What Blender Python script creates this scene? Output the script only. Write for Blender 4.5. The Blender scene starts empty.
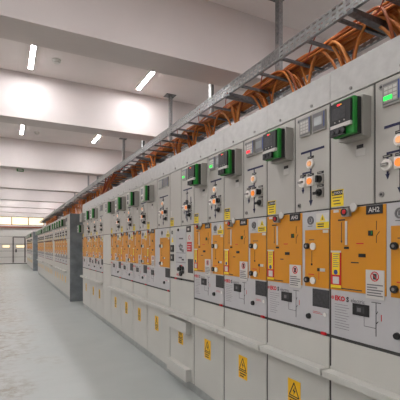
import bpy, bmesh, math, random
from mathutils import Vector, Matrix
random.seed(7)
S = bpy.context.scene
C = S.collection
PI = math.pi

# ------------------------------------------------------------------ materials
def lin(c):
    def f(v):
        v /= 255.0
        return v/12.92 if v <= 0.04045 else ((v+0.055)/1.055)**2.4
    return (f(c[0]), f(c[1]), f(c[2]), 1.0)

def mat(name, rgb, rough=0.5, metal=0.0, noise=0.0, nscale=8.0, bump=0.0, bscale=60.0, spec=0.5, emit=None, estr=0.0):
    m = bpy.data.materials.new(name)
    m.use_nodes = True
    nt = m.node_tree
    b = nt.nodes['Principled BSDF']
    b.inputs['Base Color'].default_value = lin(rgb)
    b.inputs['Roughness'].default_value = rough
    b.inputs['Metallic'].default_value = metal
    b.inputs['Specular IOR Level'].default_value = spec
    if emit:
        b.inputs['Emission Color'].default_value = lin(emit)
        b.inputs['Emission Strength'].default_value = estr
    tc = None
    if noise or bump:
        tc = nt.nodes.new('ShaderNodeTexCoord')
    if noise:
        n = nt.nodes.new('ShaderNodeTexNoise')
        n.inputs['Scale'].default_value = nscale
        n.inputs['Detail'].default_value = 5
        nt.links.new(tc.outputs['Object'], n.inputs['Vector'])
        r = nt.nodes.new('ShaderNodeValToRGB')
        k0 = tuple(max(0, v*(1-noise)) for v in rgb)
        k1 = tuple(min(255, v*(1+noise)) for v in rgb)
        r.color_ramp.elements[0].position = 0.3
        r.color_ramp.elements[0].color = lin(k0)
        r.color_ramp.elements[1].position = 0.7
        r.color_ramp.elements[1].color = lin(k1)
        nt.links.new(n.outputs['Fac'], r.inputs['Fac'])
        nt.links.new(r.outputs['Color'], b.inputs['Base Color'])
    if bump:
        n2 = nt.nodes.new('ShaderNodeTexNoise')
        n2.inputs['Scale'].default_value = bscale
        nt.links.new(tc.outputs['Object'], n2.inputs['Vector'])
        bp = nt.nodes.new('ShaderNodeBump')
        bp.inputs['Strength'].default_value = bump
        bp.inputs['Distance'].default_value = 0.01
        nt.links.new(n2.outputs['Fac'], bp.inputs['Height'])
        nt.links.new(bp.outputs['Normal'], b.inputs['Normal'])
    return m

M = {}
M['paint'] = mat('cabinet_paint', (184, 181, 174), 0.42, 0, 0.015, 3)
M['paint_low'] = mat('cover_paint', (193, 192, 185), 0.42, 0, 0.015, 3)
M['body'] = mat('carcass_gap_shade', (62, 62, 60), 0.6)  # carcass coloured dark so the door gaps read as shaded lines
M['galv'] = mat('galvanised_sheet', (190, 189, 186), 0.42, 0.2, 0.035, 20)
M['plate'] = mat('silver_film', (186, 185, 186), 0.45, 0.0, 0.015, 10)
M['orange'] = mat('orange_film', (208, 138, 20), 0.45, 0, 0.02, 5)
M['black'] = mat('black_plastic', (24, 24, 26), 0.4)
M['dark'] = mat('dark_plate', (52, 52, 54), 0.5, 0, 0.2, 60)
M['navy'] = mat('navy_film', (28, 32, 72), 0.5)
M['white'] = mat('white_plastic', (222, 220, 214), 0.4)
M['label'] = mat('white_label', (202, 199, 194), 0.5)
M['red'] = mat('red_plastic', (200, 24, 36), 0.4)
M['yellow'] = mat('yellow_label', (236, 206, 36), 0.5)
M['amber'] = mat('hazard_yellow', (240, 186, 10), 0.5)
M['green'] = mat('green_plastic', (20, 128, 40), 0.4)
M['blue'] = mat('blue_print', (40, 70, 150), 0.5)
M['grey'] = mat('grey_box', (160, 157, 150), 0.45)
M['grey_dark'] = mat('grey_print', (110, 108, 110), 0.5)
M['lcd'] = mat('lcd_glass', (150, 154, 154), 0.2)
M['chrome'] = mat('zinc_screw', (150, 148, 145), 0.3, 0.9)
M['lens'] = mat('orange_lens', (250, 150, 60), 0.3, emit=(255, 130, 40), estr=0.45)
M['bezel'] = mat('white_bezel', (240, 236, 230), 0.35)
M['lens_pale'] = mat('peach_lens', (252, 190, 140), 0.3, emit=(255, 160, 80), estr=0.35)
M['lens_off'] = mat('clear_lens', (226, 196, 180), 0.3)
M['led_green'] = mat('green_led', (40, 240, 90), 0.3, emit=(40, 255, 90), estr=0.9)
M['led_red'] = mat('red_led', (240, 40, 50), 0.3, emit=(255, 50, 60), estr=0.9)
M['plinth'] = mat('plinth_steel', (160, 163, 160), 0.45, 0.0, 0.05, 14)
M['endpanel'] = mat('dark_grey_side', (138, 144, 147), 0.5, 0.2, 0.10, 5)
M['steel'] = mat('galvanised_steel', (150, 150, 150), 0.4, 0.6, 0.12, 40)
M['steel_dark'] = mat('weathered_steel', (112, 112, 114), 0.45, 0.6, 0.12, 40)
M['wall'] = mat('wall_plaster', (224, 216, 213), 0.85, 0, 0.015, 1.5)
M['ceil'] = mat('ceiling_plaster', (240, 232, 229), 0.85, 0, 0.015, 1.5)
M['beam'] = mat('beam_paint', (222, 213, 210), 0.85, 0, 0.02, 1.2)
M['door'] = mat('sectional_door_paint', (226, 223, 218), 0.5)
M['brown'] = mat('brown_trim', (150, 92, 70), 0.6)
M['frame'] = mat('window_frame_grey', (120, 116, 112), 0.5)
M['daylight'] = mat('daylit_glass', (250, 235, 200), 0.2, emit=(255, 232, 190), estr=0.95)
M['tube'] = mat('tube_glow', (255, 255, 255), 0.3, emit=(251, 250, 252), estr=140.0)
CB = [mat('cable_sheath_%s' % n, c, 0.6, 0, 0.06, 30, spec=0.3) for n, c in
      (('orange', (184, 106, 46)), ('amber', (200, 126, 62)), ('rust', (150, 78, 38)), ('red', (168, 64, 42)))]

# floor: grey epoxy coat, rubbed and peeling along the aisle
def floor_material():
    m = bpy.data.materials.new('grey_epoxy_floor')
    m.use_nodes = True
    nt = m.node_tree; N = nt.nodes; L = nt.links
    b = N['Principled BSDF']
    tc = N.new('ShaderNodeTexCoord')
    sx = N.new('ShaderNodeSeparateXYZ'); L.new(tc.outputs['Object'], sx.inputs[0])
    # peeling area: x < 0.3 or so, ragged with noise
    n1 = N.new('ShaderNodeTexNoise'); n1.inputs['Scale'].default_value = 1.1; n1.inputs['Detail'].default_value = 6; n1.inputs['Roughness'].default_value = 0.65
    L.new(tc.outputs['Object'], n1.inputs['Vector'])
    ma = N.new('ShaderNodeMath'); ma.operation = 'MULTIPLY_ADD'
    L.new(n1.outputs['Fac'], ma.inputs[0]); ma.inputs[1].default_value = -2.6
    L.new(sx.outputs['X'], ma.inputs[2])
    rng = N.new('ShaderNodeMapRange'); L.new(ma.outputs[0], rng.inputs['Value'])
    rng.inputs['From Min'].default_value = -0.85; rng.inputs['From Max'].default_value = -1.5
    rng.inputs['To Min'].default_value = 0; rng.inputs['To Max'].default_value = 1
    n2 = N.new('ShaderNodeTexNoise'); n2.inputs['Scale'].default_value = 7; n2.inputs['Detail'].default_value = 8; n2.inputs['Roughness'].default_value = 0.7
    L.new(tc.outputs['Object'], n2.inputs['Vector'])
    r2 = N.new('ShaderNodeValToRGB')
    r2.color_ramp.elements[0].position = 0.40; r2.color_ramp.elements[0].color = lin((140, 132, 118))
    r2.color_ramp.elements[1].position = 0.56; r2.color_ramp.elements[1].color = lin((166, 168, 164))
    L.new(n2.outputs['Fac'], r2.inputs['Fac'])
    n3 = N.new('ShaderNodeTexNoise'); n3.inputs['Scale'].default_value = 2.2; n3.inputs['Detail'].default_value = 5
    L.new(tc.outputs['Object'], n3.inputs['Vector'])
    r3 = N.new('ShaderNodeValToRGB')
    r3.color_ramp.elements[0].position = 0.3; r3.color_ramp.elements[0].color = lin((169, 174, 171))
    r3.color_ramp.elements[1].position = 0.7; r3.color_ramp.elements[1].color = lin((176, 180, 177))
    L.new(n3.outputs['Fac'], r3.inputs['Fac'])
    mx = N.new('ShaderNodeMix'); mx.data_type = 'RGBA'
    L.new(rng.outputs['Result'], mx.inputs['Factor']); L.new(r3.outputs['Color'], mx.inputs['A']); L.new(r2.outputs['Color'], mx.inputs['B'])
    L.new(mx.outputs['Result'], b.inputs['Base Color'])
    rr = N.new('ShaderNodeMapRange'); L.new(n2.outputs['Fac'], rr.inputs['Value'])
    rr.inputs['From Min'].default_value = 0.35; rr.inputs['From Max'].default_value = 0.65
    rr.inputs['To Min'].default_value = 0.45; rr.inputs['To Max'].default_value = 0.26
    rm = N.new('ShaderNodeMix'); rm.data_type = 'FLOAT'
    L.new(rng.outputs['Result'], rm.inputs['Factor']); rm.inputs[2].default_value = 0.45; L.new(rr.outputs['Result'], rm.inputs[3])
    L.new(rm.outputs[0], b.inputs['Roughness'])
    hm = N.new('ShaderNodeMath'); hm.operation = 'MULTIPLY'
    L.new(n2.outputs['Fac'], hm.inputs[0]); L.new(rng.outputs['Result'], hm.inputs[1])
    bp = N.new('ShaderNodeBump'); bp.inputs['Strength'].default_value = 0.3; bp.inputs['Distance'].default_value = 0.02
    L.new(hm.outputs[0], bp.inputs['Height']); L.new(bp.outputs['Normal'], b.inputs['Normal'])
    return m
M['floor'] = floor_material()

# perforated galvanised rail: rows of slots punched through the web
def perforated(name, rgb, pu, pv, axis_u='Y', axis_v='Z', fill=0.55, vfill=0.5):
    m = mat(name, rgb, 0.4, 0.5, 0.08, 30)
    nt = m.node_tree; N = nt.nodes; L = nt.links
    b = N['Principled BSDF']; out = N['Material Output']
    tc = N.new('ShaderNodeTexCoord'); sx = N.new('ShaderNodeSeparateXYZ'); L.new(tc.outputs['Object'], sx.inputs[0])
    def cell(axis, p, f):
        d = N.new('ShaderNodeMath'); d.operation = 'DIVIDE'; L.new(sx.outputs[axis], d.inputs[0]); d.inputs[1].default_value = p
        fr = N.new('ShaderNodeMath'); fr.operation = 'FRACT'; L.new(d.outputs[0], fr.inputs[0])
        s = N.new('ShaderNodeMath'); s.operation = 'SUBTRACT'; L.new(fr.outputs[0], s.inputs[0]); s.inputs[1].default_value = 0.5
        a = N.new('ShaderNodeMath'); a.operation = 'ABSOLUTE'; L.new(s.outputs[0], a.inputs[0])
        l = N.new('ShaderNodeMath'); l.operation = 'LESS_THAN'; L.new(a.outputs[0], l.inputs[0]); l.inputs[1].default_value = f/2
        return l
    u = cell(axis_u, pu, fill); v = cell(axis_v, pv, vfill)
    mu = N.new('ShaderNodeMath'); mu.operation = 'MULTIPLY'; L.new(u.outputs[0], mu.inputs[0]); L.new(v.outputs[0], mu.inputs[1])
    tr = N.new('ShaderNodeBsdfTransparent'); ms = N.new('ShaderNodeMixShader')
    L.new(mu.outputs[0], ms.inputs['Fac']); L.new(b.outputs[0], ms.inputs[1]); L.new(tr.outputs[0], ms.inputs[2])
    L.new(ms.outputs[0], out.inputs['Surface'])
    return m
M['rail'] = perforated('perforated_rail', (168, 170, 170), 0.075, 0.042, fill=0.62, vfill=0.42)
M['strut'] = perforated('slotted_channel', (150, 149, 148), 0.10, 0.084, 'Z', 'Y', 0.5, 0.34)

# ------------------------------------------------------------------ mesh builder
TEXT = {}
def text_polys(s):
    if s in TEXT: return TEXT[s]
    cu = bpy.data.curves.new('t', 'FONT'); cu.body = s; cu.size = 1.0; cu.resolution_u = 2; cu.offset = 0.05 if s in ('EKO', 'S') else 0.015
    o = bpy.data.objects.new('t', cu); C.objects.link(o)
    dg = bpy.context.evaluated_depsgraph_get(); dg.update()
    me = o.evaluated_get(dg).to_mesh()
    vs = [(v.co.x, v.co.y) for v in me.vertices]
    fs = [tuple(p.vertices) for p in me.polygons]
    o.evaluated_get(dg).to_mesh_clear()
    bpy.data.objects.remove(o); bpy.data.curves.remove(cu)
    TEXT[s] = (vs, fs)
    return TEXT[s]

class MB:
    def __init__(self):
        self.v = []; self.f = []; self.m = []; self.mats = []; self.sm = []
    def mi(self, m):
        m = M[m] if isinstance(m, str) else m
        if m not in self.mats: self.mats.append(m)
        return self.mats.index(m)
    def face(self, idx, m, smooth=False):
        self.f.append(tuple(idx)); self.m.append(m); self.sm.append(smooth)
    def box(self, x0, x1, y0, y1, z0, z1, m):
        k = self.mi(m); n = len(self.v)
        x0, x1 = min(x0, x1), max(x0, x1); y0, y1 = min(y0, y1), max(y0, y1); z0, z1 = min(z0, z1), max(z0, z1)
        self.v += [(x0, y0, z0), (x1, y0, z0), (x1, y1, z0), (x0, y1, z0), (x0, y0, z1), (x1, y0, z1), (x1, y1, z1), (x0, y1, z1)]
        for q in ((0, 3, 2, 1), (4, 5, 6, 7), (0, 1, 5, 4), (1, 2, 6, 5), (2, 3, 7, 6), (3, 0, 4, 7)):
            self.face([n+i for i in q], k)
        return self
    def hexa(self, p, m):   # 8 points: bottom ring ccw, top ring ccw
        k = self.mi(m); n = len(self.v); self.v += [tuple(q) for q in p]
        for q in ((0, 3, 2, 1), (4, 5, 6, 7), (0, 1, 5, 4), (1, 2, 6, 5), (2, 3, 7, 6), (3, 0, 4, 7)):
            self.face([n+i for i in q], k)
        return self
    def cyl(self, cx, cz, r, y0, y1, m, n=16, r1=None):   # axis along y, front at y0 (smaller y)
        k = self.mi(m); b = len(self.v); r1 = r if r1 is None else r1
        for i in range(n):
            a = 2*PI*i/n
            self.v.append((cx+r1*math.cos(a), y0, cz+r1*math.sin(a)))
        for i in range(n):
            a = 2*PI*i/n
            self.v.append((cx+r*math.cos(a), y1, cz+r*math.sin(a)))
        self.face([b+i for i in range(n)], k)
        self.face([b+n+i for i in reversed(range(n))], k)
        for i in range(n):
            j = (i+1) % n
            self.face([b+i, b+n+i, b+n+j, b+j], k, True)
        return self
    def ring(self, cx, cz, ro, ri, y0, y1, m, n=16):
        k = self.mi(m); b = len(self.v)
        for (r, y) in ((ro, y0), (ri, y0), (ri, y1), (ro, y1)):
            for i in range(n):
                a = 2*PI*i/n
                self.v.append((cx+r*math.cos(a), y, cz+r*math.sin(a)))
        for q in range(4):
            q2 = (q+1) % 4
            for i in range(n):
                j = (i+1) % n
                self.face([b+q*n+i, b+q2*n+i, b+q2*n+j, b+q*n+j], k)
        return self
    def line(self, x0, z0, x1, z1, w, y0, y1, m):
        d = Vector((x1-x0, z1-z0)); d.normalize(); px, pz = -d.y*w/2, d.x*w/2
        q = [(x0-px, z0-pz), (x1-px, z1-pz), (x1+px, z1+pz), (x0+px, z0+pz)]
        self.prism(q, y0, y1, m); return self
    def prism(self, q, y0, y1, m):   # polygon in xz, extruded along y
        k = self.mi(m); b = len(self.v); n = len(q)
        self.v += [(x, y0, z) for x, z in q] + [(x, y1, z) for x, z in q]
        self.face([b+i for i in range(n)], k); self.face([b+n+i for i in reversed(range(n))], k)
        for i in range(n):
            j = (i+1) % n
            self.face([b+i, b+n+i, b+n+j, b+j], k)
        return self
    def arrow(self, x, z0, z1, w, y0, y1, m, head=0.026):
        self.box(x-w/2, x+w/2, y0, y1, z1+head*0.8, z0, m)
        self.prism([(x, z1), (x+head*0.45, z1+head), (x-head*0.45, z1+head)], y0, y1, m); return self
    def text(self, s, x, z, size, y, m):
        vs, fs = text_polys(s); k = self.mi(m); b = len(self.v)
        self.v += [(x+u*size, y, z+w*size) for u, w in vs]
        for f in fs: self.face([b+i for i in f], k)
        return self
    def lines_of_print(self, x0, x1, z0, z1, n, y, m, w=0.4):
        for i in range(n):
            zz = z1-(i+0.5)*(z1-z0)/n; h = (z1-z0)/n*w
            e = x1-(x1-x0)*random.choice((0, 0.1, 0.2, 0.35))
            self.box(x0, e, y, y+0.0008, zz-h/2, zz+h/2, m)
        return self
    def tube(self, pts, r, m, n=8, caps=True):
        k = self.mi(m); b = len(self.v); P = [Vector(p) for p in pts]
        a = None
        for i, p in enumerate(P):
            t = (P[min(i+1, len(P)-1)]-P[max(i-1, 0)]).normalized()
            if a is None:
                a = t.cross(Vector((0.31, 0.21, 0.93)))
                if a.length < 1e-2: a = t.cross(Vector((1, 0, 0)))
            else:
                a = a - t*a.dot(t)
            a.normalize(); c = t.cross(a)
            for j in range(n):
                th = 2*PI*j/n
                self.v.append(tuple(p + a*(r*math.cos(th)) + c*(r*math.sin(th))))
        for i in range(len(P)-1):
            for j in range(n):
                q = (j+1) % n
                self.face([b+i*n+j, b+i*n+q, b+(i+1)*n+q, b+(i+1)*n+j], k, True)
        if caps:
            self.face([b+j for j in reversed(range(n))], k); self.face([b+(len(P)-1)*n+j for j in range(n)], k)
        return self
    def build(self, name, parent=None, bevel=0.0, label=None):
        me = bpy.data.meshes.new(name)
        me.from_pydata(self.v, [], self.f)
        for mm in self.mats: me.materials.append(mm)
        for i, p in enumerate(me.polygons):
            p.material_index = self.m[i]; p.use_smooth = self.sm[i]
        bm = bmesh.new(); bm.from_mesh(me)
        closed = all(len(e.link_faces) == 2 for e in bm.edges)
        if closed: bmesh.ops.recalc_face_normals(bm, faces=bm.faces)
        bm.to_mesh(me); bm.free(); me.update()
        o = bpy.data.objects.new(name, me); C.objects.link(o)
        if parent: o.parent = parent
        if bevel:
            md = o.modifiers.new('Bevel', 'BEVEL'); md.width = bevel; md.segments = 2; md.limit_method = 'ANGLE'
        if label: o['label'] = label
        return o

def empty(name, loc, rz=0.0):
    o = bpy.data.objects.new(name, None); C.objects.link(o)
    o.location = loc; o.rotation_euler = (0, 0, rz); o.empty_display_size = 0.1
    return o
def tag(o, label, cat, group=None):
    o['label'] = label; o['category'] = cat
    if group: o['group'] = group
    return o
def struct(o):
    o['kind'] = 'structure'; return o
def dup(root, loc):
    r = root.copy(); C.objects.link(r); r.location = loc
    for ch in list(root.children):
        c = ch.copy(); C.objects.link(c); c.parent = r
        for g in list(ch.children):
            d = g.copy(); C.objects.link(d); d.parent = c
    return r

# ------------------------------------------------------------------ switchgear cabinet
# local frame: x to the right along the front, y into the cabinet, z up; front of the doors at y = 0
F = 0.0
ZP, ZL, ZE, ZO, ZD, ZS = 0.10, 0.75, 0.955, 1.216, 1.670, 2.272
ZT = 2.448
DEPTH = 1.35

def shell(t, w, top_screws=True, zt=None):
    zt = zt or ZT
    MB().box(0.001, w-0.001, 0.006, DEPTH, ZP, ZS, 'body').build('cabinet_body', t)
    s = MB().box(0.0005, w-0.0005, 0.0, 0.32, ZS+0.003, zt, 'galv').build('cable_duct_cover', t, 0.003)
    if top_screws:
        for x in (w*0.25, w*0.75):
            MB().cyl(x, ZS+0.03, 0.009, -0.006, 0, 'chrome', 10).build('screw', s)
    MB().box(0.0, w, 0.03, DEPTH, 0, ZP, 'plinth').build('plinth', t)

def lamp_bezel(x, z, lens, parent, r=0.030):
    o = MB()
    o.cyl(x, z, r, -0.014, 0, 'bezel', 18, r*0.92)
    o.cyl(x, z, r*0.58, -0.020, -0.013, lens, 14, r*0.45)
    return o.build('indicator_lamp', parent)

def tagplate(m, x, z, w=0.05, h=0.013):
    m.box(x-w/2, x+w/2, -0.003, 0, z-h/2, z+h/2, 'black')
    m.lines_of_print(x-w*0.4, x+w*0.4, z-h*0.3, z+h*0.3, 1, -0.0038, 'grey', 0.6)

def mimic_door(t, x0, x1, detail=2, glow=None, busy=False):
    w = x1-x0
    d = MB().box(x0+0.005, x1-0.006, 0, 0.016, ZD+0.004, ZS-0.003, 'paint').build('mimic_door', t, 0.002)
    X = lambda f: x0 + (f+0.05)*w      # 0..1 across the door
    # displays
    for k, (a, b) in enumerate(((0.13, 0.45), (0.51, 0.86))):
        if busy and k == 1: continue
        p = MB().box(X(a), X(b), -0.012, 0, 2.132, 2.245, 'grey').box(X(a)+0.004, X(b)-0.004, -0.0135, -0.012, 2.14, 2.240, 'grey_dark' if detail > 1 else 'lcd').box(X(b)-0.010, X(b)-0.004, -0.014, -0.0135, 2.15, 2.238, 'blue')
        p.box(X(a)+0.008, X(b)-0.011, -0.0145, -0.0135, 2.146, 2.228, 'grey' if k == 0 else 'grey_dark')
        if detail > 1:
            if k == 1:
                p.box(X(a)+0.018, X(b)-0.022, -0.0155, -0.0145, 2.166, 2.216, 'lcd')
            else:
                for r in range(4):
                    for q in range(3):
                        xa = X(a)+0.013+q*0.023
                        p.box(xa, xa+0.019, -0.0155, -0.0145, 2.151+0.019*r, 2.164+0.019*r, 'label')
        p = p.build('fault_indicator' if k == 0 else 'voltage_display', d)
        if k == 0 and glow:
            MB().box(X(a)+0.010, X(a)+0.010+0.045, -0.017, -0.0145, 2.158, 2.178, glow).build('lit_display', d)
    # painted line diagram
    cx = X(0.43)
    g = MB()
    y0, y1 = -0.002, 0
    g.box(X(0.14), X(0.80), y0, y1, 2.028, 2.041, 'navy')
    g.box(cx-0.005, cx+0.005, y0, y1, 1.72, 2.035, 'navy')
    g.box(X(0.20), cx, y0, y1, 1.902, 1.912, 'navy')
    g.box(X(0.20)-0.005, X(0.20)+0.005, y0, y1, 1.86, 1.912, 'navy')
    g.arrow(X(0.20), 1.86, 1.782, 0.009, y0, y1, 'navy')
    g.arrow(cx, 1.86, 1.702, 0.010, y0, y1, 'navy', 0.034)
    if busy:
        g.box(X(0.35), X(0.75), y0, y1, 1.80, 1.81, 'navy').box(X(0.7), X(0.74), y0, y1, 1.72, 1.95, 'navy')
        g.box(X(0.32), X(0.37), y0, y1, 1.74, 1.93, 'navy').prism([(X(.5), 1.86), (X(.66), 1.80), (X(.5), 1.76)], y0, y1, 'black')
        g.cyl(cx, 1.90, 0.03, y0*2, y1, 'black', 14).box(X(.35), X(.6), y0*1.5, y1, 1.845, 1.87, 'black')
    if detail > 0:
        for (x, z) in ((cx, 1.995), (X(0.20), 1.893), (cx, 1.890), (X(0.70), 1.890), (X(0.70), 1.812)):
            tagplate(g, x, z)
    g.build('line_diagram', d)
    if not busy:
        lamp_bezel(cx, 1.955, 'lens_pale', d)
    # knob, square lamp, two black selector switches
    if detail > 0:
        k = MB().cyl(X(0.20), 1.850, 0.030, -0.016, 0, 'bezel', 18, 0.027)
        k.box(X(0.20)-0.020, X(0.20)+0.016, -0.03, -0.016, 1.846, 1.858, 'chrome').build('key_switch', d)
    k = MB().box(cx-0.026, cx+0.026, -0.012, 0, 1.822, 1.878, 'bezel').cyl(cx, 1.850, 0.019, -0.018, -0.012, 'lens', 14)
    k.build('square_lamp', d)
    for z in (1.850, 1.772):
        k = MB().box(X(0.70)-0.027, X(0.70)+0.027, -0.010, 0, z-0.027, z+0.027, 'grey')
        k.cyl(X(0.70), z, 0.022, -0.024, -0.010, 'black', 16, 0.019)
        if z < 1.8: k.box(X(0.70)-0.024, X(0.70)+0.010, -0.04, -0.024, z-0.012, z+0.004, 'black')
        else: k.box(X(0.70)-0.006, X(0.70)+0.006, -0.038, -0.024, z-0.02, z+0.02, 'black')
        k.build('selector_switch', d)
    if detail > 0:
        for z in (1.712, 2.236):
            MB().cyl(X(0.09), z, 0.014, -0.006, 0, 'chrome', 14).cyl(X(0.09), z, 0.007, -0.007, -0.006, 'black', 8).build('door_lock', d)
    return d

def relay(t, x0, x1, z0=2.02, z1=2.205, detail=2, pale=False):
    """grey back box with the protection relay hung on its front"""
    b = MB().box(x0-0.010, x1+0.010, -0.060, 0, z0-0.010, z1+0.012, 'grey').build('relay_box', t, 0.003)
    MB().box(x0+0.006, x1, -0.085, -0.060, z0+0.004, z1, 'black').build('relay_gasket', b)
    c = MB().box(x0, x1, -0.112, -0.085, z0, z1+0.002, 'green').build('relay_casing', b, 0.006)
    f = MB()
    if pale:
        f.box(x0-0.002, x1-0.018, -0.130, -0.110, z0+0.004, z1-0.010, 'label').box(x0+0.02, x1-0.04, -0.1315, -0.13, z0+0.08, z1-0.03, 'lcd')
        f.box(x0+0.02, x1-0.05, -0.1315, -0.13, z0+0.02, z0+0.06, 'grey_dark')
    else:
        f.box(x0-0.002, x1-0.010, -0.126, -0.110, z0+0.062, z1-0.012, 'black')
        f.box(x0-0.002, x1-0.010, -0.127, -0.110, z0+0.044, z0+0.062, 'label')
        f.box(x0-0.002, x1-0.050, -0.130, -0.110, z0+0.006, z0+0.044, 'black')
        f.box(x0+0.012, x1-0.042, -0.1272, -0.126, z0+0.088, z1-0.038, 'dark')
        if detail > 1:
            for i in range(3): f.cyl(x0+0.03+0.03*i, z0+0.075, 0.004, -0.128, -0.126, 'grey', 8)
            for i in range(3): f.cyl(x0+0.02+0.034*i, z0+0.024, 0.010, -0.135, -0.130, 'dark', 10)
            f.box(x0+0.045, x0+0.062, -0.1285, -0.126, z1-0.030, z1-0.022, 'led_red').box(x0+0.064, x0+0.074, -0.1285, -0.126, z1-0.029, z1-0.023, 'amber')
    f.build('relay_face', b)
    if detail > 0:
        p = MB().box(x0+0.06, x0+0.10, -0.003, 0, z0-0.052, z0-0.034, 'black').build('relay_tag', t)
        MB().box(x0+0.055, x0+0.115, -0.002, 0, z0-0.092, z0-0.056, 'label').build('paper_label', t)

def caution_label(t, x=0.010, z=1.680, detail=2):
    m = MB().box(x, x+0.088, -0.0025, 0, z, z+0.092, 'yellow').box(x+0.006, x+0.082, -0.0035, -0.0025, z+0.062, z+0.088, 'black')
    if detail > 0:
        m.text('DIKKAT', x+0.024, z+0.068, 0.020, -0.004, 'label').prism([(x+0.010, z+0.066), (x+0.022, z+0.066), (x+0.016, z+0.082)], -0.004, -0.0034, 'yellow')
        for k in range(3):
            m.lines_of_print(x+0.012+0.004*k, x+0.078-0.004*k, z+0.044-k*0.017, z+0.054-k*0.017, 1, -0.0034, 'dark', 0.5)
    m.build('caution_label', t)

def hazard(parent, x0, x1, z0, z1, detail=2):
    m = MB().box(x0, x1, -0.002, 0, z0, z1, 'amber')
    if detail > 0:
        cx = (x0+x1)/2; w = x1-x0; h = z1-z0
        za, zb = z0+h*0.40, z0+h*0.90
        T = [(x0+w*0.12, za), (x1-w*0.12, za), (cx, zb)]
        for i in range(3):
            a, b = T[i], T[(i+1) % 3]; m.line(a[0], a[1], b[0], b[1], w*0.06, -0.003, -0.002, 'black')
        m.prism([(cx+w*.04, za+h*.34), (cx-w*.10, za+h*.18), (cx+w*.0, za+h*.18), (cx-w*.03, za+h*.05), (cx+w*.12, za+h*.22), (cx+w*.02, za+h*.22)], -0.003, -0.002, 'black')
        m.box(x0+w*.06, x1-w*.06, -0.003, -0.002, z0+h*.30, z0+h*.345, 'black')
        for k in range(2):
            m.lines_of_print(x0+w*.16, x1-w*.14, z0+h*(.17-.11*k), z0+h*(.25-.11*k), 1, -0.003, 'black', 0.7)
    m.build('hazard_label', parent)

def lower(t, w, ze=ZE, ledge=True, detail=2, sign=True):
    MB().box(0.008, w-0.008, 0, 0.016, ZL+0.012, ze-0.014, 'paint_low').build('cable_cover', t, 0.002)
    if ledge:
        MB().box(0.004, w-0.012, -0.066, 0, 0.728, 0.766, 'paint_low').build('ledge', t, 0.003)
        MB().box(0.002, w-0.006, -0.002, 0.016, 0.722, 0.78, 'paint_low').build('ledge_bracket', t)
    d = MB().box(0.008, w-0.008, 0, 0.016, ZP+0.004, 0.722, 'paint_low').build('cable_door', t, 0.002)
    if sign:
        hazard(d, w*0.385, w*0.385+0.118, 0.43, 0.605, detail)
    return d

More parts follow.
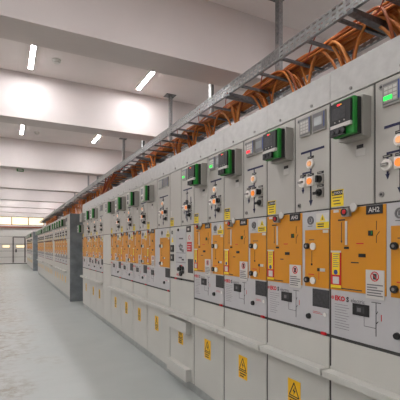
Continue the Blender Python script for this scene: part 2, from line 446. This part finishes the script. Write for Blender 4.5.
def mechanism(t, w, plate_no, detail=2, xl=None, xr=None):
    k = w/0.586
    xl = 0.360*k if xl is None else xl
    xr = 0.386*k if xr is None else xr
    # silver film behind everything
    base = MB().box(0.008, w-0.008, 0, 0.016, ZE+0.004, ZD-0.004, 'plate').build('front_plate', t, 0.0015)
    y = -0.003
    m = MB().box(0.006, xl, -0.003, 0, ZO, ZD-0.006, 'orange')
    if detail > 0:
        m.box(xl-0.055, xl-0.052, y-0.001, y, 1.54, 1.585, 'black').box(xl-0.055, xl-0.052, y-0.001, y, 1.475, 1.51, 'black')
        m.line(xl-0.054, 1.51, xl-0.036, 1.532, 0.003, y-0.001, y, 'black')
        m.lines_of_print(0.185, 0.235, 1.466, 1.48, 1, y-0.001, 'red', 0.4).lines_of_print(0.15, 0.20, 1.365, 1.38, 1, y-0.001, 'dark', 0.4)
        m.lines_of_print(0.02, 0.22, 1.222, 1.234, 1, y-0.001, 'dark', 0.5)
    L = m.build('breaker_panel', t)
    m = MB().box(xr, w-0.005, -0.003, 0, ZO, 1.556, 'orange')
    if detail > 0:
        m.box(xr+0.057, xr+0.060, y-0.001, y, 1.36, 1.43, 'dark').box(xr+0.115, xr+0.118, y-0.001, y, 1.262, 1.306, 'red')
        m.lines_of_print(xr+0.035, xr+0.10, 1.492, 1.502, 1, y-0.001, 'dark', 0.5).lines_of_print(xr+0.03, xr+0.09, 1.285, 1.295, 1, y-0.001, 'red', 0.5)
    m.cyl(xr+0.058, 1.35, 0.007, y-0.002, y, 'black', 8)
    R = m.build('disconnector_panel', t)
    # number plate
    m = MB().box(xl-0.112, xl-0.018, y-0.004, y, 1.620, 1.664, 'black')
    if detail > 0: m.text(plate_no, xl-0.097, 1.630, 0.034, y-0.0046, 'label')
    m.build('number_plate', L)
    # push button with red centre and hanging seal
    m = MB().box(0.104, 0.152, y-0.022, y, 1.618, 1.664, 'grey').cyl(0.124, 1.641, 0.019, y-0.030, y-0.022, 'black', 14)
    m.cyl(0.131, 1.642, 0.012, y-0.034, y-0.030, 'red', 12).build('push_button', L)
    if detail > 0:
        m = MB().cyl(0.180, 1.664, 0.022, y-0.020, y-0.014, 'label', 16).box(0.160, 0.176, y-0.016, y, 1.640, 1.66, 'grey').build('seal_tag', L)
    # charge slot gauge
    m = MB().box(0.112, 0.125, y-0.003, y, 1.466, 1.594, 'label')
    m.box(0.062, 0.110, y-0.0015, y, 1.598, 1.606, 'black').box(0.104, 0.136, y-0.002, y, 1.444, 1.456, 'black')
    if detail > 0: m.arrow(0.086, 1.59, 1.475, 0.004, y-0.001, y, 'dark', 0.014)
    m.build('spring_gauge', L)
    if detail > 0:
        MB().box(0.03, 0.066, y-0.002, y, 1.646, 1.660, 'label').build('small_tag', L)
    m = MB().box(xl-0.100, xl-0.074, y-0.003, y, 1.512, 1.538, 'black')
    m.box(xl-0.082, xl-0.076, y-0.0035, y-0.003, 1.518, 1.534, 'green').build('position_window', L)
    MB().box(0.200, 0.242, y-0.003, y, 1.402, 1.420, 'black').build('counter_window', L)
    # red edged yellow instruction strip
    m = MB().box(0.010, 0.084, y-0.002, y, 1.236, 1.424, 'red').box(0.020, 0.074, y-0.003, y-0.002, 1.300, 1.424, 'yellow')
    m.box(0.010, 0.084, y-0.0032, y-0.002, 1.424, 1.434, 'label').box(0.010, 0.084, y-0.003, y-0.002, 1.228, 1.244, 'yellow')
    m.box(0.026, 0.070, y-0.0035, y-0.002, 1.250, 1.290, 'label').cyl(0.047, 1.315, 0.014, y-0.004, y-0.002, 'blue', 12)
    if detail > 0: m.lines_of_print(0.028, 0.068, 1.34, 1.418, 7, y-0.0034, 'grey_dark', 0.3)
    m.build('instruction_label', L)
    # prohibition sticker
    m = MB().box(xl-0.115, xl-0.008, y-0.0025, y+0.001, 1.196, 1.340, 'label')
    cx = xl-0.062
    m.ring(cx, 1.308, 0.025, 0.020, y-0.0035, y-0.0025, 'red').box(cx-0.010, cx+0.011, y-0.003, y-0.0025, 1.293, 1.322, 'dark')
    if detail > 0:
        m.line(cx-0.016, 1.324, cx+0.016, 1.292, 0.004, y-0.0038, y-0.003, 'red')
        m.lines_of_print(xl-0.107, xl-0.016, 1.206, 1.272, 5, y-0.0034, 'grey_dark', 0.45)
    m.build('prohibition_label', L)
    # right: emblem, warning sticker above the orange
    ce = (xr+0.045) if w < 0.7 else xr+0.06
    m = MB().ring(ce, 1.614, 0.026, 0.017, -0.004, 0, 'grey_dark', 18).box(ce-0.007, ce+0.006, -0.004, 0, 1.603, 1.627, 'grey_dark')
    m.lines_of_print(ce-0.024, ce+0.024, 1.576, 1.583, 1, -0.001, 'grey_dark', 0.6).build('emblem', base)
    xw = w-0.106
    m = MB().box(xw, w-0.006, -0.002, 0, 1.562, 1.652, 'label').box(xw, w-0.006, -0.003, -0.002, 1.562, 1.600, 'yellow')
    c2 = xw+0.050
    m.prism([(c2-0.022, 1.606), (c2+0.022, 1.606), (c2, 1.645)], -0.003, -0.002, 'yellow')
    if detail > 0:
        m.prism([(c2-0.004, 1.612), (c2+0.004, 1.612), (c2, 1.632)], -0.0038, -0.003, 'black')
        m.lines_of_print(xw+0.012, w-0.018, 1.568, 1.594, 2, -0.0038, 'dark', 0.5)
    m.build('warning_label', base)
    if detail > 0: MB().box(xw+0.055, w-0.010, y-0.002, y, 1.536, 1.552, 'label').build('small_tag', R)
    for z in (1.46, 1.256):
        m = MB().cyl(xr+0.022, z, 0.018, y-0.016, y, 'black', 14).cyl(xr+0.022, z, 0.008, y-0.017, y-0.016, 'chrome', 8)
        m.build('operating_socket', R)
        MB().cyl(xr+0.072, z-0.002, 0.021, y-0.010, y, 'white', 16).build('interlock_button', R)
    MB().box(xr+0.106, xr+0.122, y-0.004, y, 1.312, 1.330, 'black').build('position_window', R)
    MB().box(xr+0.126, min(xr+0.165, w-0.012), y-0.003, y, 1.312, 1.330, 'label').build('small_tag', R)
    # silver lower plate print
    if detail > 0:
        m = MB().ring(0.020, 1.172, 0.010, 0.007, -0.001, 0, 'red', 12).ring(0.020, 1.172, 0.005, 0.002, -0.001, 0, 'red', 10)
        m.text('EKO', 0.036, 1.159, 0.036, -0.0012, 'red').text('S', 0.117, 1.159, 0.036, -0.0012, 'dark').text('electric', 0.146, 1.161, 0.030, -0.0012, 'grey_dark')
        m.build('maker_logo', base)
        m = MB().lines_of_print(0.035, 0.135, 1.00, 1.145, 10, -0.001, 'grey_dark', 0.14).build('rating_print', base)
        m = MB().box(xl-0.060, xl-0.057, -0.001, 0, 1.01, 1.178, 'black').box(xl-0.085, xl-0.030, -0.001, 0, 1.176, 1.179, 'black')
        m.line(xl-0.058, 1.12, xl-0.048, 1.135, 0.003, -0.001, 0, 'black').line(xl-0.058, 1.072, xl-0.046, 1.085, 0.003, -0.001, 0, 'black')
        m.box(xl-0.13, xl-0.128, -0.001, 0, 1.05, 1.10, 'grey_dark').box(xl-0.13, xl-0.06, -0.001, 0, 1.048, 1.051, 'grey_dark')
        m.box(xl-0.030, xl-0.026, -0.001, 0, 1.09, 1.122, 'red').build('busbar_diagram', base)
    m = MB().box(0.160, 0.262, -0.004, 0, 1.098, 1.158, 'black').box(0.185, 0.235, -0.0045, -0.004, 1.112, 1.146, 'dark')
    if detail > 0: m.box(0.19, 0.214, -0.005, -0.0045, 1.118, 1.138, 'grey_dark')
    m.build('gas_gauge', base)
    MB().box(w-0.136, w-0.006, -0.003, 0, 1.102, 1.206, 'dark').build('data_plate', base)
    MB().cyl(w-0.168, 1.036, 0.018, -0.014, 0, 'black', 14, 0.015).build('cable_test_socket', base)
    if detail > 0:
        m = MB().lines_of_print(w-0.135, w-0.06, 1.058, 1.075, 2, -0.001, 'red', 0.3).cyl(w-0.038, 1.064, 0.012, -0.004, 0, 'white', 12).build('earthing_mark', base)
    MB().box(w-0.062, w-0.030, -0.010, 0.012, 0.948, 0.963, 'red').build('latch', t)

def cabinet(w, plate_no='AH2', detail=2, glow=None, xl=None, xr=None, pale=False, zt=None, relay_x=0.126, name='switchgear_cabinet'):
    t = empty(name, (0, 0, 0), -PI/2)
    shell(t, w, detail > 0, zt)
    h = w/2
    MB().box(0.006, h-0.006, 0, 0.016, ZD+0.004, ZS-0.003, 'paint').build('relay_panel', t, 0.002)
    mimic_door(t, h, w, detail, glow)
    if relay_x is not None: relay(t, relay_x, relay_x+0.138, detail=detail, pale=pale)
    caution_label(t, detail=detail)
    mechanism(t, w, plate_no, detail, xl, xr)
    lower(t, w, detail=detail)
    return t

def metering_cabinet(w):
    t = empty('switchgear_cabinet', (0, 0, 0), -PI/2)
    shell(t, w)
    h = w/2
    MB().box(0.006, h-0.006, 0, 0.016, ZD+0.004, ZS-0.003, 'paint').build('side_panel', t, 0.002)
    mimic_door(t, h, w, 1, 'led_green', busy=True)
    caution_label(t, 0.02, 1.68)
    MB().box(0.026, 0.066, -0.002, 0, 1.79, 1.85, 'label').build('paper_label', t)
    zb = 1.115
    base = MB().box(0.008, w-0.008, 0, 0.016, zb+0.006, ZD-0.004, 'paint_low').build('front_plate', t, 0.0015)
    m = MB().box(0.17, 0.43, -0.003, 0, 1.22, 1.64, 'plate')
    m.cyl(0.24, 1.63, 0.014, -0.012, 0, 'black', 12)
    for (x, z) in ((0.30, 1.47), (0.27, 1.46), (0.335, 1.455), (0.32, 1.42), (0.36, 1.41), (0.29, 1.43)):
        m.ring(x, z, 0.015, 0.010, -0.005, -0.003, 'black', 12)
    m.box(0.26, 0.36, -0.005, -0.003, 1.53, 1.545, 'grey_dark').box(0.18, 0.42, -0.005, -0.003, 1.385, 1.39, 'grey_dark').box(0.25, 0.33, -0.005, -0.003, 1.33, 1.345, 'grey_dark')
    m.box(0.18, 0.42, -0.005, -0.003, 1.285, 1.29, 'grey_dark').box(0.33, 0.38, -0.005, -0.003, 1.31, 1.325, 'black')
    m.build('metering_diagram', base)
    m = MB()
    for (x, z, r) in ((0.25, 1.195, 0.020), (0.30, 1.22, 0.018), (0.36, 1.21, 0.020), (0.36, 1.17, 0.018), (0.31, 1.15, 0.026), (0.29, 1.19, 0.014)):
        m.cyl(x, z+0.02, r, -0.018, 0, 'black', 12)
    m.build('socket_cluster', base)
    MB().box(0.29, 0.34, -0.004, -0.003, 1.245, 1.262, 'red').build('red_print', base)
    for z in (1.43, 1.33): 
        MB().box(0.03, 0.11, -0.01, 0, z-0.035, z+0.04, 'black').box(0.055, 0.085, -0.011, -0.01, z-0.01, z+0.02, 'grey').build('fuse_window', base)
    MB().ring(0.065, 1.61, 0.02, 0.013, -0.004, 0, 'grey_dark').build('emblem', base)
    MB().box(0.04, 0.11, -0.002, 0, 1.49, 1.58, 'label').prism([(0.045, 1.5), (0.105, 1.5), (0.075, 1.56)], -0.003, -0.002, 'yellow').build('warning_label', base)
    MB().box(0.44, 0.54, -0.004, 0, 1.600, 1.66, 'black').box(0.47, 0.51, -0.0045, -0.004, 1.617, 1.64, 'label').build('number_plate', base)
    m = MB().box(0.455, 0.565, -0.002, 0, 1.405, 1.585, 'label').box(0.455, 0.565, -0.003, -0.002, 1.405, 1.500, 'red')
    m.ring(0.51, 1.545, 0.022, 0.016, -0.003, -0.002, 'red').lines_of_print(0.465, 0.555, 1.415, 1.49, 3, -0.0038, 'label', 0.3).build('prohibition_label', base)
    MB().box(0.475, 0.59, -0.003, 0, 1.19, 1.33, 'dark').build('data_plate', base)
    m = MB().text('EKO', 0.19, 1.145, 0.03, -0.0012, 'red').text('S', 0.245, 1.145, 0.03, -0.0012, 'grey_dark').build('maker_logo', base)
    MB().box(w*.33, w*.52, -0.010, 0.012, zb-0.012, zb+0.004, 'black').box(w*.26, w*.33, -0.012, 0.012, zb-0.012, zb+0.004, 'red').build('latch', t)
    d = lower(t, w, ze=zb, sign=True)
    for z0, z1 in ((0.585, 0.70), (0.115, 0.235)):
        MB().box(0.055, w-0.06, -0.062, 0, z0, z1, 'paint_low').build('duct_box', t, 0.003)
    return t

def filler(w, zt=None):
    t = empty('blank_cabinet', (0, 0, 0), -PI/2)
    shell(t, w, zt is None, zt)
    MB().box(0.008, w-0.008, 0, 0.016, ZD+0.004, ZS-0.003, 'paint').build('blank_panel', t, 0.002)
    MB().box(0.008, w-0.008, 0, 0.016, 1.135, ZD-0.004, 'paint_low').build('blank_panel', t, 0.002)
    MB().box(0.008, w-0.008, 0, 0.016, ZP+0.004, 1.128, 'paint_low').build('blank_panel', t, 0.002)
    return t

X0 = 1.64
GB = 'switchgear cabinets of the nearest bank'
def put(t, yfar, x=X0):
    t.location = (x, yfar, 0); return t
def cab(yn, yf, label, group=GB, **k):
    return tag(put(cabinet(yf-yn, **k), yf), label, 'switchgear cabinet', group)

cab(1.592-0.586, 1.592, 'near-end orange-fronted switchgear cabinet, cut by the right edge, plate AH2, green lit display', plate_no='AH2', glow='led_green')
cab(1.592, 2.178, 'orange-fronted switchgear cabinet second from the right edge, dark displays, beside cabinet AH2', plate_no='AH3')
cab(2.178, 2.772, 'orange-fronted switchgear cabinet third from the right edge, with a red lit display', plate_no='AH4', glow='led_red')
cab(2.772, 3.347, 'orange-fronted switchgear cabinet with green lit display, next to the white metering cabinet on its right', plate_no='AH5', glow='led_green')
tag(put(metering_cabinet(3.959-3.347), 3.959), 'white-fronted metering cabinet without orange, two duct boxes on its lower door', 'switchgear cabinet', GB)
tag(put(cabinet(4.740-3.959, 'AH7', 1, None, 0.30, 0.475, True), 4.740), 'wide switchgear cabinet with a grey gap between its orange panels, left of the white cabinet', 'switchgear cabinet', GB)
cab(4.740, 5.356, 'orange-fronted switchgear cabinet left of the wide one, first of three narrow ones', plate_no='AH8', detail=1, pale=True)
cab(5.356, 6.000, 'orange-fronted switchgear cabinet, middle of the three left of the wide one', plate_no='AH9', detail=1, pale=True)
cab(6.000, 6.650, 'orange-fronted switchgear cabinet just right of the blank white filler cabinet', plate_no='AH10', detail=1, pale=True)
tag(put(filler(7.265-6.650), 7.265), 'blank white filler cabinet without ledge or sign in the nearest bank', 'cabinet')
cab(7.265, 7.856, 'orange-fronted switchgear cabinet just left of the blank filler cabinet', plate_no='AH12', detail=1, pale=True, relay_x=0.01)
cab(7.856, 8.446, 'orange-fronted switchgear cabinet second from the far end of the nearest bank', plate_no='AH13', detail=1, pale=True, relay_x=0.01)
k1 = cab(8.446, 9.40, 'wide orange-fronted switchgear cabinet at the far end of the nearest bank', plate_no='AH14', detail=1, pale=True, relay_x=None)

relay(k1, 0.02, 0.15, 1.78, 1.95, 0, True)
MB().box(0.10, 0.34, -0.09, 0, 2.02, 2.22, 'grey').build('terminal_box', k1, 0.004)

# ---- the two banks further down the hall
ORD = ['first', 'second', 'third', 'fourth', 'fifth', 'sixth', 'seventh', 'eighth', 'ninth', 'tenth', 'eleventh', 'twelfth', 'thirteenth',
       'fourteenth', 'fifteenth', 'sixteenth', 'seventeenth', 'eighteenth', 'nineteenth', 'twentieth']
Z2 = 2.315
def end_cabinet(w, label):
    t = filler(w, Z2)
    MB().box(w, w+0.012, -0.004, DEPTH, 0.0, Z2, 'endpanel').build('end_panel', t, 0.003, 'dark grey sheet side panel')
    return tag(t, label, 'cabinet')
X2 = 1.50
put(end_cabinet(0.50, 'blank cabinet with dark grey side panel, near end of the middle bank'), 10.97, X2)
proto = cabinet(0.60, 'AH', 0, None, None, None, True, Z2)
put(proto, 11.57, X2)
tag(proto, 'orange-fronted switchgear cabinet in the middle bank, first beyond its dark side panel', 'switchgear cabinet', 'switchgear cabinets of the middle bank')
y = 11.57
n = 1
blank = None
for i in range(1, 18):
    y += 0.60
    if i in (5, 11):
        if blank is None:
            blank = put(filler(0.60, Z2), y, X2); b = blank
        else:
            b = dup(blank, (X2, y, 0))
        tag(b, 'blank white filler cabinet in the middle bank, %s from its dark side panel' % ('nearer' if i == 5 else 'farther'), 'cabinet')
        continue
    n += 1
    c = dup(proto, (X2, y, 0))
    tag(c, 'orange-fronted switchgear cabinet in the middle bank, %s beyond its dark side panel' % ORD[n-1], 'switchgear cabinet', 'switchgear cabinets of the middle bank')
X3 = 1.42
put(end_cabinet(0.50, 'blank cabinet with narrow dark side panel, near end of the farthest bank'), 24.9, X3)
y = 24.9
for i in range(11):
    y += 0.60
    c = dup(proto, (X3, y, 0))
    tag(c, 'orange-fronted switchgear cabinet in the farthest bank, %s from its dark side panel' % ORD[i], 'switchgear cabinet', 'switchgear cabinets of the farthest bank')

# ------------------------------------------------------------------ hall
XL, XR, YN, YF, HC, HB = -6.8, 8.6, -7.5, 34.5, 4.75, 3.88
def sbox(name, *a):
    o = MB().box(*a).build(name); return struct(o)
sbox('floor', XL-.2, XR+.2, YN-.2, YF+.2, -0.2, 0, 'floor')
sbox('ceiling', XL-.2, XR+.2, YN-.2, YF+.2, HC, HC+0.2, 'ceil')
sbox('wall_left', XL-.2, XL, YN, YF, 0, HC, 'wall')
sbox('wall_right', XR, XR+.2, YN, YF, 0, HC, 'wall')
sbox('wall_near', XL-.2, XR+.2, YN-.2, YN, 0, HC, 'wall')
# far wall with the opening of the sectional door and the band of windows
wf = MB()
DX0, DX1, DH = -3.3, 1.95, 2.92
WZ0, WZ1 = 3.17, 3.86
wf.box(XL, DX0, YF, YF+.25, 0, HC, 'wall').box(DX1+0.9, XR, YF, YF+.25, 0, HC, 'wall')
wf.box(DX1, DX1+0.9, YF, YF+.25, 0, WZ0, 'wall').box(DX0, DX1, YF, YF+.25, DH, WZ0, 'wall').box(DX0, DX1+0.9, YF, YF+.25, WZ1, HC, 'wall')
struct(wf.build('wall_far'))
BEAMS = [4.5, 7.95, 12.95, 17.65, 22.2, 26.3, 30.3]
for yb in BEAMS:
    struct(MB().box(XL, XR, yb, yb+(0.50 if yb < 5 else 0.45), HB, HC, 'beam').build('ceiling_beam'))
for yb in (0.28, -3.94): struct(MB().box(XL, XR, yb, yb+0.42, HB, HC, 'beam').build('ceiling_beam'))
struct(MB().box(XL, XR, YF-0.05, YF, DH+0.02, DH+0.14, 'brown').build('trim_1'))
# high windows
x = DX0
i = 1
while x < DX1+0.85:
    x1 = min(x+1.24, DX1+0.9)
    w = struct(MB().box(x, x1, YF+.04, YF+.12, WZ0, WZ0+.05, 'frame').box(x, x1, YF+.04, YF+.12, WZ1-.05, WZ1, 'frame').box(x, x+.04, YF+.04, YF+.12, WZ0, WZ1, 'frame').box(x1-.04, x1, YF+.04, YF+.12, WZ0, WZ1, 'frame').build('window_%d' % i))
    MB().box(x+.04, x1-.04, YF+.07, YF+.09, WZ0+.05, WZ1-.05, 'daylight').build('pane', w)
    x = x1; i += 1
# sectional garage door with a wicket door
dr = MB()
zz = [0.02, 0.56, 1.05, 1.62, 2.25, DH]
for a, b in zip(zz[:-1], zz[1:]):
    dr.box(DX0, DX1, YF+.08, YF+.14, a+.012, b-.012, 'door')
dr.box(DX0, DX1, YF+.10, YF+.14, 0.0, DH, 'frame')
dr = struct(dr.build('door_1', None, 0.004))
MB().box(DX0, DX1, YF+.05, YF+.15, 0, 0.05, 'black').build('bottom_seal', dr)
def uvx(u, Y=YF):   # x on the far wall along a sight line
    th = math.radians(27.0); r = (u-200)/381.0
    return Y*(math.sin(th)+r*math.cos(th))/(math.cos(th)-r*math.sin(th))
for (a, b) in ((2, 10), (16, 25)):
    xa, xb = uvx(a), uvx(b)
    p = MB().box(xa, xb, YF+.06, YF+.08, 1.30, 1.56, 'frame').build('door_window', dr)
    MB().box(xa+.03, xb-.03, YF+.055, YF+.06, 1.33, 1.53, 'daylight').build('pane', p)
wk = MB()
xa, xb = uvx(13.2), uvx(25.0)
for q in (xa, xb): wk.box(q-.05, q+.05, YF+.05, YF+.08, 0.1, 2.2, 'frame')
wk.box(xa, xb, YF+.05, YF+.08, 2.15, 2.22, 'frame').build('wicket_frame', dr)
MB().box(xa+.16, xa+.26, YF+.02, YF+.08, 0.95, 1.2, 'dark').build('door_handle', dr)

# ------------------------------------------------------------------ tube lights
tubes = MB
def tube_light():
    t = empty('tube_light', (0, 0, 0))
    MB().box(-0.040, 0.040, -0.46, 0.46, -0.050, 0.004, 'white').build('housing', t, 0.002)
    MB().box(-0.035, 0.035, -0.445, 0.445, -0.0520, -0.049, 'tube').build('diffuser', t)
    for q in (-1, 1):
        MB().box(-0.042, 0.042, min(q*0.445, q*0.475), max(q*0.445, q*0.475), -0.058, 0.0, 'white').build('end_cap', t)
    return t
tl = None
rows = [(-5.72, 'outermost added row left of the aisle'), (-3.68, 'middle added row left of the aisle'), (-1.64, 'inner added row left of the aisle'), (0.40, 'over the aisle'),  # left rows and rear-wall row are unseen lamps added to even the light
        (2.44, 'beside the cable tray'), (5.5, 'behind the cabinets'), (7.5, 'added row by the rear wall')]
for bay in (0, 1, 2, 3, 4, 5, 6, 7, -1):
    yc = (2.45, 7.155, 11.72, 16.3, 20.9, 25.2, 29.2, 33.2, -5.4, -1.3)[bay] if bay >= 0 else (-1.3, -5.5)[-bay-1]
    for (xr_, nm) in rows:
        loc = (xr_, yc, HC)
        if tl is None:
            tl = tube_light(); tl.location = loc; t = tl
        else:
            t = dup(tl, loc)
        tag(t, 'white ceiling tube light %s, %s' % (('in the %s bay' % ORD[bay]) if bay >= 0 else ('%s bay behind the camera' % ORD[-bay-1]), nm), 'ceiling light', 'ceiling tube lights')
# smoke detectors
sd = None
for k, (x, y_) in enumerate(((0.80, 7.15), (0.80, 11.95))):
    t = empty('smoke_detector', (x, y_, HC))
    m = MB(); m.tube([(0, 0, 0), (0, 0, -0.03), (0, 0, -0.031)], 0.075, 'white', 16); m.build('detector_base', t)
    m = MB(); m.tube([(0, 0, -0.03), (0, 0, -0.06)], 0.05, 'white', 16); m.build('detector_head', t)
    tag(t, 'white round smoke detector on the ceiling %s' % ('between the two nearest visible tube lights' if k == 0 else 'beyond the second beam'), 'smoke detector', 'smoke detectors')
# green exit sign beyond the third beam
t = empty('exit_sign', (0.40, 13.2, HB))
MB().box(-0.10, 0.10, -0.015, 0.015, -0.085, 0.003, 'green').build('sign_box', t)
MB().box(-0.07, 0.07, -0.017, -0.015, -0.065, -0.02, 'label').build('lit_panel', t)
tag(t, 'small green exit sign hanging under the third beam', 'sign')

# ------------------------------------------------------------------ cable ladder, posts, cables
TX0, TX1, TZ0, TZ1 = 2.45, 3.05, 3.337, 3.462
TY0, TY1 = 0.2, 33.8
lad = empty('cable_ladder', (TX0, TY0, TZ0))
def rail(x, s):
    m = MB()
    m.box(x-.002, x+.002, 0, TY1-TY0, 0, TZ1-TZ0, 'rail')
    for z in (0, TZ1-TZ0-.003):
        m.box(x, x+s*.028, 0, TY1-TY0, z, z+.003, 'steel')
    return m.build('side_rail', lad)
rail(0, 1); rail(TX1-TX0, -1)
yy = 0.25
nr = 0
rung_mesh = None
while yy < TY1-TY0 and nr < 100:
    o = bpy.data.objects.new('rung', rung_mesh) if rung_mesh else MB().box(0.002, TX1-TX0-.002, -0.015, 0.015, 0.004, 0.026, 'steel_dark').build('rung', lad, 0.003)
    if rung_mesh: C.objects.link(o); o.parent = lad
    rung_mesh = o.data
    o.location = (0, yy, 0)
    yy += 0.372; nr += 1
for k in (3.0, 6.0, 9.0, 12.0, 15.0):
    MB().box(-.006, -.002, k-.14, k+.14, .02, TZ1-TZ0-.02, 'steel').build('splice_plate', lad)
tag(lad, 'long galvanised cable ladder carrying orange cables above the cabinets', 'cable tray')

post0 = None
PX = 3.19
for k in range(16):
    yp = 2.15 + 1.86*k
    zt = HC
    for yb in BEAMS:
        if yb-0.14 < yp < yb+0.62: zt = HB
        if yb-0.14 < yp < yb+0.06: yp = yb+0.14
        if yb+0.38 < yp < yb+0.62: yp = yb+0.32
    t = empty('tray_support', (PX, yp-.042, 0))
    m = MB()
    m.box(-.004, 0.0, .0005, .0835, TZ0-.12, zt-.008, 'strut').box(-.004, .050, -.003, .0005, TZ0-.12, zt-.008, 'steel').box(-.004, .050, .0835, .087, TZ0-.12, zt-.008, 'steel')
    m.build('channel_post', t)
    MB().box(-.10, .12, -.06, .145, zt-.010, zt+.002, 'steel_dark').build('ceiling_plate', t)
    ya, yb_ = .012, .072
    MB().hexa([(TX0-PX-.02, ya, TZ0-.035), (-.004, ya, TZ0-.10), (-.004, yb_, TZ0-.10), (TX0-PX-.02, yb_, TZ0-.035),
               (TX0-PX-.02, ya, TZ0-.001), (-.004, ya, TZ0-.001), (-.004, yb_, TZ0-.001), (TX0-PX-.02, yb_, TZ0-.001)], 'steel_dark').build('cantilever_arm', t, 0.003)
    tag(t, 'slotted steel channel post with arm holding the ladder, %s from the camera' % ORD[k], 'tray support', 'cable tray support posts')

def catmull(P, n=6):
    out = []
    Q = [P[0]] + P + [P[-1]]
    for i in range(1, len(Q)-2):
        a, b, c, d = (Vector(q) for q in Q[i-1:i+3])
        for k in range(n):
            t = k/n
            out.append(0.5*((2*b)+(c-a)*t+(2*a-5*b+4*c-d)*t*t+(3*b-a-3*c+d)*t*t*t))
    out.append(Vector(P[-1])); return out

# runs lying along the ladder, crowded on its far side
for k in range(26):
    layer = k // 13
    xx = TX0+0.315+0.0205*(k % 13)+0.006*layer
    P = []
    yq = TY0+0.1
    while yq < TY1:
        P.append((xx+random.uniform(-.015, .015), yq, TZ0+0.044+0.030*layer+random.uniform(0, .014)))
        yq += 0.75
    o = MB().tube(catmull(P, 3), 0.0130, CB[random.choice((0, 0, 1, 1, 2))], 7).build('power_cable')
    tag(o, 'orange power cable lying lengthwise in the cable ladder', 'cable', 'cables along the ladder')
# a few thin single wires slung across the rungs
for k in range(7):
    yq = 1.7+0.8*k
    P = [(TX0+.04, yq, TZ0+.10), (TX0+.15, yq+.25, TZ0+.05), (TX0+.30, yq+.5, TZ0+.03), (TX0+.42, yq+.85, TZ0+.11)]
    o = MB().tube(catmull(P, 5), 0.006, CB[3], 6).build('thin_wire')
    tag(o, 'thin orange wire slung across the ladder rungs', 'wire', 'thin wires on the ladder')
# drops into each cabinet
def drops(yc, x_c, where, count, spread=0.16, lowz=ZS):
    count = int(count*1.5)
    xc = TX0+0.35
    for k in range(count):
        s = -1 if k % 4 == 3 else 1
        q = k % 3
        xa = xc+0.045*q+random.uniform(-.02, .02); y0 = yc+0.016*(k-count/2)
        za = TZ0+0.115+0.03*(k % 2)
        R = random.uniform(.26, .72) if s > 0 else random.uniform(.28, .40)
        P = [(xa+.06, y0+s*(R+.75), za-.03), (xa+.04, y0+s*(R+.35), za), (xa, y0+s*R, za-.01), (xa-.03, y0+s*R*.55, za-.07), (xa-.05, y0+s*R*.26, za-.22),
             (xa-.04, y0+s*R*.08, za-.45), (xa-.03, y0, za-.75), (xa-.05, y0, lowz-.005)]
        o = MB().tube(catmull(P, 5), 0.0130, CB[random.choice((0, 0, 1, 2))], 8).build('power_cable')
        tag(o, 'orange power cable bending down into ' + where, 'cable', 'cables dropping into ' + where)
D1 = [(1.30, 'cabinet AH2 at the right edge', 7), (1.9, 'the second cabinet from the right edge', 7), (2.47, 'the third cabinet from the right edge', 7),
      (3.05, 'the cabinet right of the white one', 7), (3.65, 'the white metering cabinet', 5), (4.35, 'the wide cabinet', 6), (5.05, 'the cabinet left of the wide one', 6),
      (5.7, 'the cabinet second left of the wide one', 6), (6.3, 'the cabinet right of the blank filler', 6), (7.55, 'the cabinet left of the blank filler', 5),
      (8.15, 'the second last cabinet of the nearest bank', 5), (8.9, 'the last cabinet of the nearest bank', 5)]
for (yc, w_, c_) in D1: drops(yc, X0, w_, c_)
yq = 11.25
j = 0
while yq < 21.9:
    drops(yq, X2, 'the %s cabinet of the middle bank' % ORD[j], 4, 0.2); yq += 0.6; j += 1
yq = 25.2; j = 0
while yq < 31.5:
    drops(yq, X3, 'the %s cabinet of the farthest bank' % ORD[j], 3, 0.2); yq += 0.6; j += 1
# slack loop hanging over the gap between the banks
for k in range(4):
    P = [(2.5+.06*k, 9.2, TZ0+.13), (2.5+.05*k, 9.6, TZ0+.1), (2.35, 9.9+.05*k, TZ0-.4), (2.3, 10.1, TZ0-.85-.05*k), (2.3, 10.35+.03*k, TZ0-.55), (2.45+.06*k, 10.5, TZ0-.05), (2.5+.06*k, 10.9, TZ0+.12)]
    o = MB().tube(catmull(P, 6), 0.018, CB[(2, 3, 0, 3)[k]], 8).build('power_cable')
    tag(o, 'reddish cable hanging in a loop over the gap between two banks', 'cable', 'looped cables over the gap')

# ------------------------------------------------------------------ light, camera, view
wd = bpy.data.worlds.new('World'); S.world = wd; wd.use_nodes = True
wd.node_tree.nodes['Background'].inputs['Color'].default_value = (0.9, 0.95, 1, 1)
wd.node_tree.nodes['Background'].inputs['Strength'].default_value = 0.3

cam = bpy.data.cameras.new('camera'); co = bpy.data.objects.new('camera', cam); C.objects.link(co)
co.location = (0, 0, 1.46)
co.rotation_euler = (PI/2, 0, -math.radians(27.0))
cam.sensor_width = 36.0
cam.lens = 36.0*381.0/400.0
cam.shift_y = 46.0/400.0
cam.clip_start = 0.05
S.camera = co
S.view_settings.view_transform = 'Standard'
S.view_settings.look = 'None'
S.view_settings.gamma = 1.0
S.view_settings.use_curve_mapping = False
S.view_settings.exposure = 0.06
